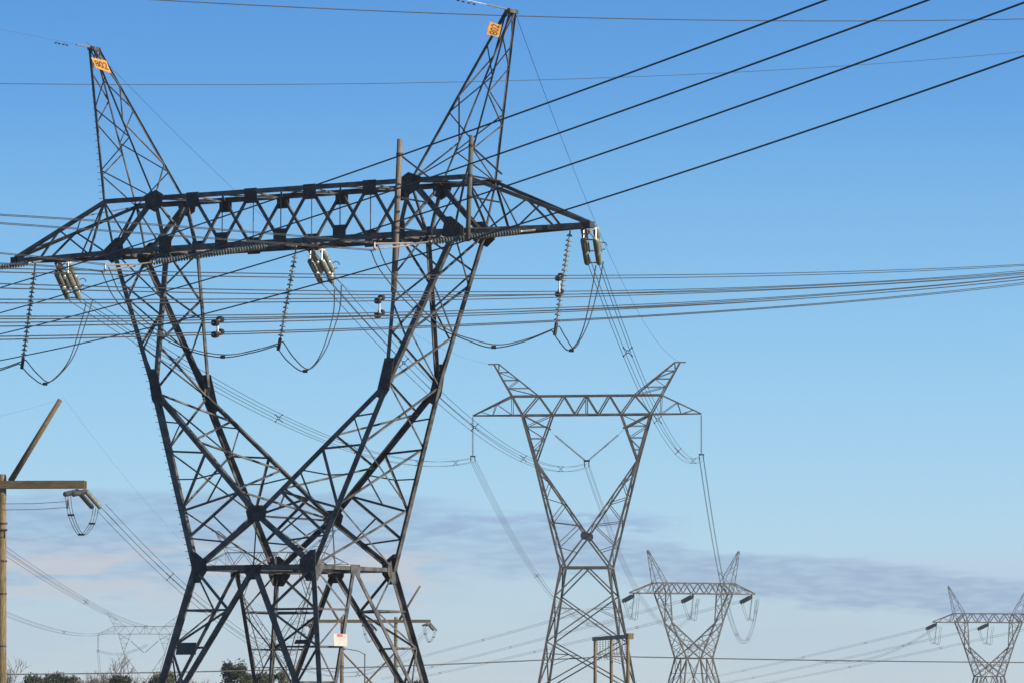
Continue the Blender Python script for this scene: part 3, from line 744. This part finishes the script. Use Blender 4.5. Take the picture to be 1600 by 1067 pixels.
# earth wires leaving to the left, with their fittings
for A, B, l, dd in ((w1(-10.99,-.2,ZP), (-27.5,198,31.9), 'earth wire with dampers leaving the left peak to the left', .006),
                (w1(10.99,-.2,ZP), (-14.0,191,33.8), 'pale earth wire fitting leaving the right peak at the top edge', .012)):
    A = Vector(A); B = Vector(B); root = empty('earth_wire', A); tag(root, l, 'wire', 'earth wires leaving the peaks to the left')
    d = (B-A).normalized(); mb = MB(); mb.tube([Vector((0,0,0)), B-A], dd, 5); mb.build('strand', FITT if dd > .011 else WIREF, root)
    mb = MB(); mb.tube([Vector((0,0,0)), d*1.1], .035, 6); mb.build('dead_end_clamp', FITT, root)
    mb = MB()
    for t in (1.9, 2.45): c = d*t; mb.tube([c+Vector((0,0,-.02)), c+Vector((0,0,-.12))], .015, 5); mb.tube([c+d*-.18+Vector((0,0,-.12)), c+d*-.08+Vector((0,0,-.12))], .035, 6); mb.tube([c+d*.08+Vector((0,0,-.12)), c+d*.18+Vector((0,0,-.12))], .035, 6)
    mb.build('vibration_damper', DARKF, root)
# two poles clamped across the bridge
for (x, y, zt_, zb_, r, m, l, tx) in ((-4.73,198.7,26.13,19.62,.125,POLE2,'long tan pole hanging upright across the right half of bridge',-.25),
                               (-1.70,196.9,26.07,21.61,.10,GREENP,'shorter dark greenish pole standing beside the right peak base',-.15)):
    root = empty('hanging_pole', (x, y, zb_)); tag(root, l, 'pole', 'round poles clamped upright across the bridge')
    H = zt_-zb_; mb = MB(); mb.lathe((tx,0,0), (0,0,H), [(0,.01),(0,r*1.04),(H*.5,r),(H,r*.97),(H,.01)], 14); mb.build('shaft', m, root, True)
    mb = MB()
    for f in (.42, .62, .9, .12):
        c = Vector((tx*(1-f),0,H*f)); mb.lathe(c-Vector((0,0,.06)), c+Vector((0,0,.06)), [(0,r*1.0),(0,r*1.12),(.12,r*1.12),(.12,r*1.0)], 14)
        q = Vector(c); tgt = loc1(Vector((x,y,zb_))+c); on = w1(tgt.x, -BB, max(ZB, min(ZT, tgt.z))) - Vector((x,y,zb_)); mb.tube([q, on], .04, 6)
    mb.build('clamp', DARKF, root)

# --- slender tower fittings
GI = 'insulators of the slender tower'
def hang(A, B, label, sub=None, r=.13, group=GI, name='suspension_insulator', m=INSULD, pitch=.2):
    A = Vector(A); B = Vector(B); root = empty(name, A); tag(root, label, 'insulator', group)
    mb = MB(); mb.discs(Vector((0,0,0)), B-A, r, pitch, 8); mb.build('insulator_string', m, root, True)
    mb = MB(); c = B-A; mb.tube([c+Vector((-.3,0,-.1)), c+Vector((.3,0,-.1))], .09, 6); mb.tube([c+Vector((-.24,0,-.7)), c+Vector((-.24,0,0))], .06, 6); mb.tube([c+Vector((.24,0,-.7)), c+Vector((.24,0,0))], .06, 6)
    mb.build('clamp_yoke', DARKF, root)
hang(w2(-13,0,34.0), w2(-13,0,29.6), 'upright insulator under the left arm tip of the slender tower')
hang(w2(13,0,34.0), w2(13,0,29.6), 'upright insulator under the right arm tip of the slender tower')
root = empty('v_insulator', w2(0,0,28.9)); tag(root, 'V-shaped pair of insulators between the limbs of the slender tower', 'insulator')
c = w2(0,0,28.9)
for s in (-1, 1):
    a = w2(s*3.6, 0, 31.8)-c; mb = MB(); mb.discs(a, Vector((s*.25,0,.1)), .14, .2, 8); mb.build('insulator_string', INSULD, root, True)
    mb = MB(); mb.tube([w2(s*4.2,0,32.4)-c, a], .02, 5); mb.build('link_rod', FITT, root)
mb = MB(); mb.tube([Vector((-.35,0,0)), Vector((.35,0,0))], .13, 6); mb.tube([Vector((-.24,0,-.7)), Vector((-.24,0,0))], .07, 6); mb.tube([Vector((.24,0,-.7)), Vector((.24,0,0))], .07, 6); mb.build('clamp_yoke', DARKF, root)

# insulators of the tiny tower behind the edge pole
def w5(a, z): return Vector((-103.4, 1335, 0))+Matrix.Rotation(R(4), 3, 'Z') @ Vector((a, 0, z+1.8-10.6))
hang(w5(-13,34.0), w5(-13,29.5), 'tiny upright insulator under the left arm of the tiny faint tower', r=.2, group='insulators of the tiny faint tower')
root = empty('v_insulator', w5(0,28.9)); tag(root, 'tiny V-shaped insulators inside the tiny faint tower', 'insulator')
for s_ in (-1, 1):
    mb = MB(); mb.discs(w5(s_*3.9,32.2)-w5(0,28.9), Vector((s_*.2,0,0)), .2, .3, 6); mb.build('insulator_string', INSULD, root, True)
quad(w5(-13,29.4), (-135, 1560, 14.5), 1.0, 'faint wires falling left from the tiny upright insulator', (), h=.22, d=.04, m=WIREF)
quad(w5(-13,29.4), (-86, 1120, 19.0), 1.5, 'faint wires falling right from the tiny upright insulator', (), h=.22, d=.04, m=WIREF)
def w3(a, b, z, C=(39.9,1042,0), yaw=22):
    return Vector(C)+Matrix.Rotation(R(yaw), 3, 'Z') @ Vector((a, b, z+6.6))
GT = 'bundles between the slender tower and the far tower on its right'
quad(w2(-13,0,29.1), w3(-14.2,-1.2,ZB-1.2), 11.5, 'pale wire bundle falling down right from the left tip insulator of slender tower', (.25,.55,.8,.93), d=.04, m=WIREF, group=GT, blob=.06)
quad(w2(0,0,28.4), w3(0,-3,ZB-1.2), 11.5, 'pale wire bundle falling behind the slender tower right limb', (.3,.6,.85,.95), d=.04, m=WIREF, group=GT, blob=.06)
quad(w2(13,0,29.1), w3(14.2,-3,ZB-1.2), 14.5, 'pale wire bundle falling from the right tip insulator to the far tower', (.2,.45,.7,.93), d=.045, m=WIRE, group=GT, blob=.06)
# insulators, jumpers and outgoing bundles of the two far strain towers
def far_sets(C, yaw, who, ends, grp, dz=0):
    i = 0
    for a, end, nm in zip((-14.2, 0, 14.2), ends, ('left arm tip', 'middle of the bridge', 'right arm tip')):
        at = w3(a, 0, ZB-.3+dz, C, yaw); end = Vector(end); d = Vector((-.48,.88,0))
        root = empty('strain_insulator', at); tag(root, 'dark slanting insulator by the %s of %s' % (nm, who), 'insulator', 'insulators of the far strain towers')
        b = d*4.6; b.z = -1.15
        u = d.cross(Vector((0,0,1)))
        for o in (-.3, .3):
            mb = MB(); q = u*o
            mb.discs(d*.5+q+Vector((0,0,-.1)), b+q, .24, .4, 8); mb.discs(d*.5+q*1.1+Vector((0,0,-.45)), b+q*1.1+Vector((0,0,-.35)), .24, .4, 8)
            mb.build('insulator_string', INSULD, root, True)
        mb = MB(); mb.tube([Vector((0,0,.2)), d*.5], .15, 6); mb.build('link_fitting', DARKF, root)
        mb = MB(); mb.tube([b+Vector((0,0,.3)), b+Vector((0,0,-.7))], .12, 6); mb.build('yoke', DARKF, root)
        lo = Vector((-.6, -.3, -5.0))
        jb = empty('jumper_insulator', at); tag(jb, 'short upright string under the %s of %s' % (nm, who), 'insulator', 'jumper strings of the far strain towers')
        mb = MB(); mb.discs(Vector((0,0,0)), lo, .2, .4, 8); mb.build('insulator_string', INSULD, jb, True)
        mb = MB(); lp = smooth([b, b+Vector((1.0,0,-3.2)), Vector((b.x*.4, b.y*.4, -5.4)), lo])
        lp2 = smooth([lo, lo+Vector((.9,-1.3,-.5)), lo+Vector((1.2,-2.6,2.5)), Vector((.8,-3.2,-.9))])
        for sd in (-.22, .22):
            mb.tube([p+Vector((sd,0,0)) for p in lp], .04, 5); mb.tube([p+Vector((sd,0,0)) for p in lp2], .04, 5)
        o = mb.build('jumper_loop', WIREF); o.location = at; tag(o, 'thin jumper loop below the %s of %s' % (nm, who), 'wire', 'jumper loops of the far strain towers')
        s1 = 1.0
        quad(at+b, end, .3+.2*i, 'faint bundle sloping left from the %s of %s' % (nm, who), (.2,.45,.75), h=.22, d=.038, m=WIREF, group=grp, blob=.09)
        i += 1
far_sets((39.9,1042,0), 22, 'the far looped tower', ((-48.,1700,19.6), (-47.,1700,15.6), (-48.,1700,13.2)), 'faint bundles from the far tower beside the slender tower')
far_sets((125.3,1247,-2.2), 12, 'the right-edge tower', ((76.8,1900,17.3), (76.8,1900,14.0), (76.8,1900,11.2)), 'faint bundles from the far tower at the right edge')
# bundle rising out of frame beside the right-edge tower
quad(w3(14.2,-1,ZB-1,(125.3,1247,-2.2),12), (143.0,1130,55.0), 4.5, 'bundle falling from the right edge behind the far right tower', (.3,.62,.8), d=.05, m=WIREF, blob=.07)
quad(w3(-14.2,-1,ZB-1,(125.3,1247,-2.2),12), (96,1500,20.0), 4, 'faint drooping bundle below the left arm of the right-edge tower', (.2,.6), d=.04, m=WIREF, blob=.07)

# ------------------------------------------------------------------ wooden H-frame structures
def wood_frame(rot=0.0):
    root = empty('wooden_pole_structure', (0,0,0), rot)
    for s in (-1, 1):
        mb = MB(); mb.lathe((s*4.02,0,-.5), (s*3.95,0,16.6), [(0,.02),(0,.33),(9,.29),(17.0,.25),(17.15,.2),(17.15,.01)], 14); p = mb.build('pole', WOOD, root, True)
        for z in (9.3, 11.3, 13.6, 13.2, 6.1):
            mb = MB(); mb.lathe((s*3.97,0,z), (s*3.97,0,z+.1), [(0,.25),(0,.325),(.1,.325),(.1,.25)], 14); mb.build('pole_band', DARKF, p)
        mb = MB(); mb.tube([Vector((s*4.5,-.25,16.2)), Vector((s*7.55,-.3,21.2))], .19, 10, .15); mb.build('earth_wire_horn', WOODX, root, True)
    mb = MB()
    for y in (-.36, .36): mb.box((-9.2, y-.12, 15.78), (9.1, y+.12, 16.24))
    mb.build('crossarm', WOODX, root)
    mb = MB()
    for a, b, y in (((-3.9,3.3),(3.9,11.4),-.34), ((3.9,3.3),(-3.9,11.4),.34)):
        mb.tube([Vector((a[0],y,a[1])), Vector((b[0],y,b[1]))], .14, 10)
    mb.build('cross_brace', WOODX, root)
    return root
W1 = wood_frame(); W1.location = (-35.15, 290, .0); W1.rotation_euler = (0, 0, R(-4))
tag(W1, 'large wooden pole with crossarm and slanting horn at the left edge', 'wooden pole structure', 'two-pole timber line structures')
W2 = copy_tree(W1); W2.location = (-21.1, 700, 0); W2.rotation_euler = (0, 0, R(0))
tag(W2, 'small two-pole wooden structure with crossed braces behind the nearest tower legs', 'wooden pole structure')
def wood_sets(C, rz, xs, dr, names, who):
    for x, nm in zip(xs, names):
        at = Vector(C)+Matrix.Rotation(rz, 3, 'Z') @ Vector((x, 0, 15.7))
        root = empty('strain_insulator', at); tag(root, 'greenish insulator cluster with loop %s' % nm, 'insulator', 'insulator clusters of the timber structures')
        d = Vector(dr).normalized(); u = d.cross(Vector((0,0,1))).normalized()
        for side, dd in ((1, d), (-1, Vector((-.42, -.9, 0)).normalized())):
            for o in (-.25, .25):
                mb = MB(); e = dd*(2.3 if side > 0 else 1.6)+(Vector((.55,0,-.95)) if side > 0 else Vector((0,0,-.35)))
                mb.discs(u*o+Vector((0,0,-.1)), u*o+e, .17, .16, 9); mb.build('insulator_string', INSUL if side > 0 else INSULD, root, True)
        mb = MB(); e = d*2.3+Vector((.55,0,-1.0)); f = Vector((-.75,-1.4,-.4))
        lp = smooth([f, f+Vector((.18,.2,-1.2)), Vector((-.05,0,-2.75)), e+Vector((-.2,-.4,-1.0)), e], 8)
        for sd in (-.16, .0, .16): mb.tube([p+Vector((sd,0,0)) for p in lp], .022, 5)
        mb.build('jumper_loop', WIRE, root)
        mb = MB()
        for t in (.28, .5, .75):
            p = lp[int(t*(len(lp)-1))]; mb.tube([p+Vector((-.2,0,0)), p+Vector((.2,0,0))], .07, 6)
        mb.build('loop_spacer', DARKF, root)
wood_sets(W1.location, R(-4), (8.9, 0, ), (.04, 1, 0), ('at the right tip of the left-edge wooden crossarm', 'at mid crossarm left of the edge pole'), '')
wood_sets(W2.location, 0, (8.9, 0, -8.9), (.1, 1, 0), ('at the right tip of the small wooden crossarm', 'between the two small wooden poles', 'at the left end of the small wooden crossarm'), '')
GW = 'bundles strung from the left wooden structure'
quad((-25.3,292,14.7), (-12.1,697,15.2), 8.6, 'bundle dropping right from the left-edge wooden crossarm tip', (.10,.35,.6), h=.23, d=.032, group=GW)
quad((-34.97,290,14.73), (-94.6,1335,28.0), 3.5, 'upper bundle drooping from the edge pole toward the tiny faint tower', (.06,.26,.6), h=.22, d=.036, m=WIREF, group=GW, n=60, blob=.07)
quad((-43.52,290,14.73), (-109.9,1335,27.4), 4.7, 'lower bundle drooping from the edge pole toward the tiny faint tower', (.25,.5), h=.22, d=.036, m=WIREF, group=GW, n=60, blob=.07)
root = empty('conductor_bundle', (-27.0,287.6,14.9)); tag(root, 'pair of wires under the left-edge wooden crossarm running off left', 'cable bundle')
for z in (0, -.36):
    mb = MB(); mb.tube([Vector((0,0,z)), Vector((-1.8,-2,z-.22)), Vector((-3.9,-6,z-.42)), Vector((-7.5,-14,z-.5)), Vector((-12,-24,z-.5))], .022, 6); mb.build('conductor', WIRE, root)
mb = MB(); mb.tube([Vector((-4.0,-6,.0-.4)), Vector((-4.0,-6,-.8))], .06, 6); mb.tube([Vector((0,0,.1)), Vector((0,0,-.45))], .06, 6); mb.build('spacer', DARKF, root)
for A, B, sg, l in (((-27.45,289.6,21.3), (-19.0,700,20.9), 9.0, 'hair-thin wire falling right from the tip of the wooden horn'),
                    ((-27.45,289.6,21.3), (-40.0,262,17.0), .6, 'hair-thin wire running left from the tip of the wooden horn')):
    wire('earth_wire', A, B, sg, .010, l, 'wire', m=WIREF, group='earth wires on the wooden horn')

# three-pole dead end, seen almost end-on
W3 = empty('wooden_pole_structure', (10.5, 502, 0), R(-79)); tag(W3, 'three wooden poles under one short beam, inside the slender tower base', 'wooden pole structure')
for i, x in enumerate((-8.2, 0, 8.2)):
    mb = MB(); mb.lathe((x,0,-.4), (x,0,10.2), [(0,.02),(0,.21),(10.3,.17),(10.6,.15),(10.6,.01)], 12); mb.build('pole', WOOD, W3, True)
mb = MB(); mb.box((-8.9, -.17, 10.05), (8.7, .17, 10.45)); mb.build('beam', DARKF, W3)
mb = MB(); mb.box((8.7, -.28, 9.95), (9.7, .28, 10.55)); mb.build('beam_end', WOOD, W3)
for x in (-7,-5.6,-4.2,-2.8,-1.4,1.4,2.8,4.2,5.6,7):
    mb = MB(); mb.discs(Vector((x,0,10.0)), Vector((x,0,8.6)), .09, .2, 8); mb.tube([Vector((x,0,8.7)), Vector((x+.5,.1,7.9))], .025, 5); mb.build('hanging_insulator', INSULD, W3)

# street lamp far behind
lamp = empty('street_lamp', (-12.4, 400, 0)); tag(lamp, 'tiny street lamp seen between the legs of the nearest tower', 'street lamp')
mb = MB(); mb.tube([Vector((0,0,0)), Vector((0,0,7.2))], .08, 8, .05); mb.build('post', WIREF, lamp)
mb = MB(); mb.tube([Vector((0,0,7.1)), Vector((-.5,0,7.4)), Vector((-1.6,0,7.6))], .04, 6); mb.build('arm', WIREF, lamp)
mb = MB(); mb.lathe((-2.1,0,7.58), (-1.5,0,7.62), [(0,.02),(.1,.09),(.4,.11),(.6,.05)], 8); mb.build('lamp_head', FITT, lamp)

# ------------------------------------------------------------------ trees on the skyline
def leafy(root, h, wd, m, nclump, base=.3, seed=1, leaf=.16, flat=False):
    rnd = random.Random(seed); tb = MB()
    tb.tube([Vector((0,0,-.2)), Vector((rnd.uniform(-.2,.2),0,h*.35)), Vector((rnd.uniform(-.3,.3),0,h*.8))], h*.028, 8, h*.008)
    cl = []
    for i in range(nclump):
        t = base+(1-base)*rnd.random()**.8; a = rnd.random()*6.283
        prof = math.sin(math.pi*min(1, max(.12, (1-t)/(1-base)*.85+.12)))**.6
        rr = wd*.5*prof*math.sqrt(rnd.uniform(.15,1))
        c = Vector((math.cos(a)*rr, math.sin(a)*rr, h*t)); cl.append(c)
        if i % 3 == 0: tb.tube([Vector((0,0,h*t*.7)), c], h*.008, 5, h*.003)
    tb.build('trunk', BARK, root)
    lb = MB()
    for c in cl:
        r = h*rnd.uniform(.055,.11)
        for k in range(70):
            d = Vector((rnd.gauss(0,1), rnd.gauss(0,1), rnd.gauss(0,.75))).normalized()*r*rnd.uniform(.3,1.05)
            p = c+d; u = Vector((rnd.gauss(0,1), rnd.gauss(0,1), rnd.gauss(0,1))).normalized(); v = u.orthogonal().normalized(); s = leaf*rnd.uniform(.6,1.3)
            b = len(lb.v); lb.v += [tuple(p+u*s), tuple(p+v*s*.6), tuple(p-u*s*.8), tuple(p-v*s*.6)]; lb.f.append((b,b+1,b+2,b+3))
    lb.build('crown', m, root)
def bare(root, h, seed):
    rnd = random.Random(seed); tb = MB(); fb = MB()
    def grow(p, d, L_, r, lev):
        q = p+d*L_*.5+Vector((rnd.uniform(-.06,.06)*L_, rnd.uniform(-.06,.06)*L_, 0)); e = p+d*L_
        (tb if lev < 2 else fb).tube([p, q, e], r, 5 if lev < 3 else 3, r*.6)
        if lev >= 5: return
        for k in range(3 if lev else 5):
            nd = (d+Vector((rnd.uniform(-.8,.8), rnd.uniform(-.8,.8), rnd.uniform(-.1,.6)))).normalized()
            grow(p.lerp(e, rnd.uniform(.55,1)), nd, L_*rnd.uniform(.6,.82), r*.66, lev+1)
    grow(Vector((0,0,-.2)), Vector((0,0,1)), h*.36, h*.02, 0)
    tb.build('trunk', BARK, root); fb.build('twigs', TWIG, root)
GTR = 'trees along the skyline'
def px2x(px, D): return (px-800)/7400*D
def hgt(y, D): return (1120-y)/7400*D+1.8
trees = [('leafy', 55, 1057, 620, 2.6, LEAFD, 'dark rounded bush top beside the left-edge pole'),
         ('leafy', 86, 1054, 640, 3.6, LEAFD, 'widest dark rounded treetop at lower left'),
         ('leafy', 113, 1058, 640, 2.6, LEAFD, 'small dark treetop left of the bare trees'),
         ('leafy', 190, 1057, 560, 3.0, LEAFO, 'olive green treetop under the bare branches'),
         ('leafy', 258, 1054, 600, 4.0, LEAFO, 'olive brown treetop touching the left leg of nearest tower'),
         ('leafy', 370, 1038, 520, 3.4, LEAFD, 'tall dark pine between the left legs of nearest tower'),
         ('leafy', 402, 1054, 540, 3.0, LEAFD, 'dark treetop right of the tall dark pine'),
         ('leafy', 432, 1054, 560, 4.2, LEAFO, 'olive treetop behind the inner leg of nearest tower'),
         ('leafy', 655, 1062, 600, 2.5, LEAFO, 'low treetop by the right foot of nearest tower'),
         ('bare', 20, 1046, 640, 0, None, 'bare grey tree right behind the left-edge pole'),
         ('bare', 152, 1047, 600, 0, None, 'leftmost of the pair of bare trees left of the nearest tower'),
         ('bare', 176, 1043, 620, 0, None, 'bare tree under the tiny faint tower'),
         ('bare', 214, 1051, 640, 0, None, 'low bare tree between the two olive treetops'),
         ('bare', 240, 1056, 650, 0, None, 'low bare tree just left of the nearest tower left leg'),
         ('bare', 72, 1056, 670, 0, None, 'low bare tree between the two dark rounded treetops'),
         ('bare', 318, 1058, 660, 0, None, 'low bare tree inside the left leg of nearest tower')]
for i, (k, px, py, D, wd, m, l) in enumerate(trees):
    h = hgt(py, D); name = 'evergreen_tree' if m is LEAFD else ('broadleaf_tree' if m else 'bare_tree')
    root = empty(name, (px2x(px, D), D, 0)); tag(root, l, 'tree', GTR)
    if k == 'leafy': leafy(root, h, wd, m, 46 if wd < 3.3 else 60, .35, 30+i)
    else: bare(root, h*1.12, 60+i)

# ------------------------------------------------------------------ air
hb = MB(); hb.box((-700, -40, -1.6), (700, 2400, 75)); hz = hb.build('haze', GRND)
hm = bpy.data.materials.new('haze'); hm.use_nodes = True; ht = hm.node_tree; ht.nodes.clear()
pv = ht.nodes.new('ShaderNodeVolumePrincipled'); ho = ht.nodes.new('ShaderNodeOutputMaterial'); ht.links.new(pv.outputs[0], ho.inputs['Volume'])
pv.inputs['Color'].default_value = (.80,.88,1,1); pv.inputs['Density'].default_value = .00013; pv.inputs['Anisotropy'].default_value = 0.2
hz.data.materials.clear(); hz.data.materials.append(hm); hz['kind'] = 'stuff'
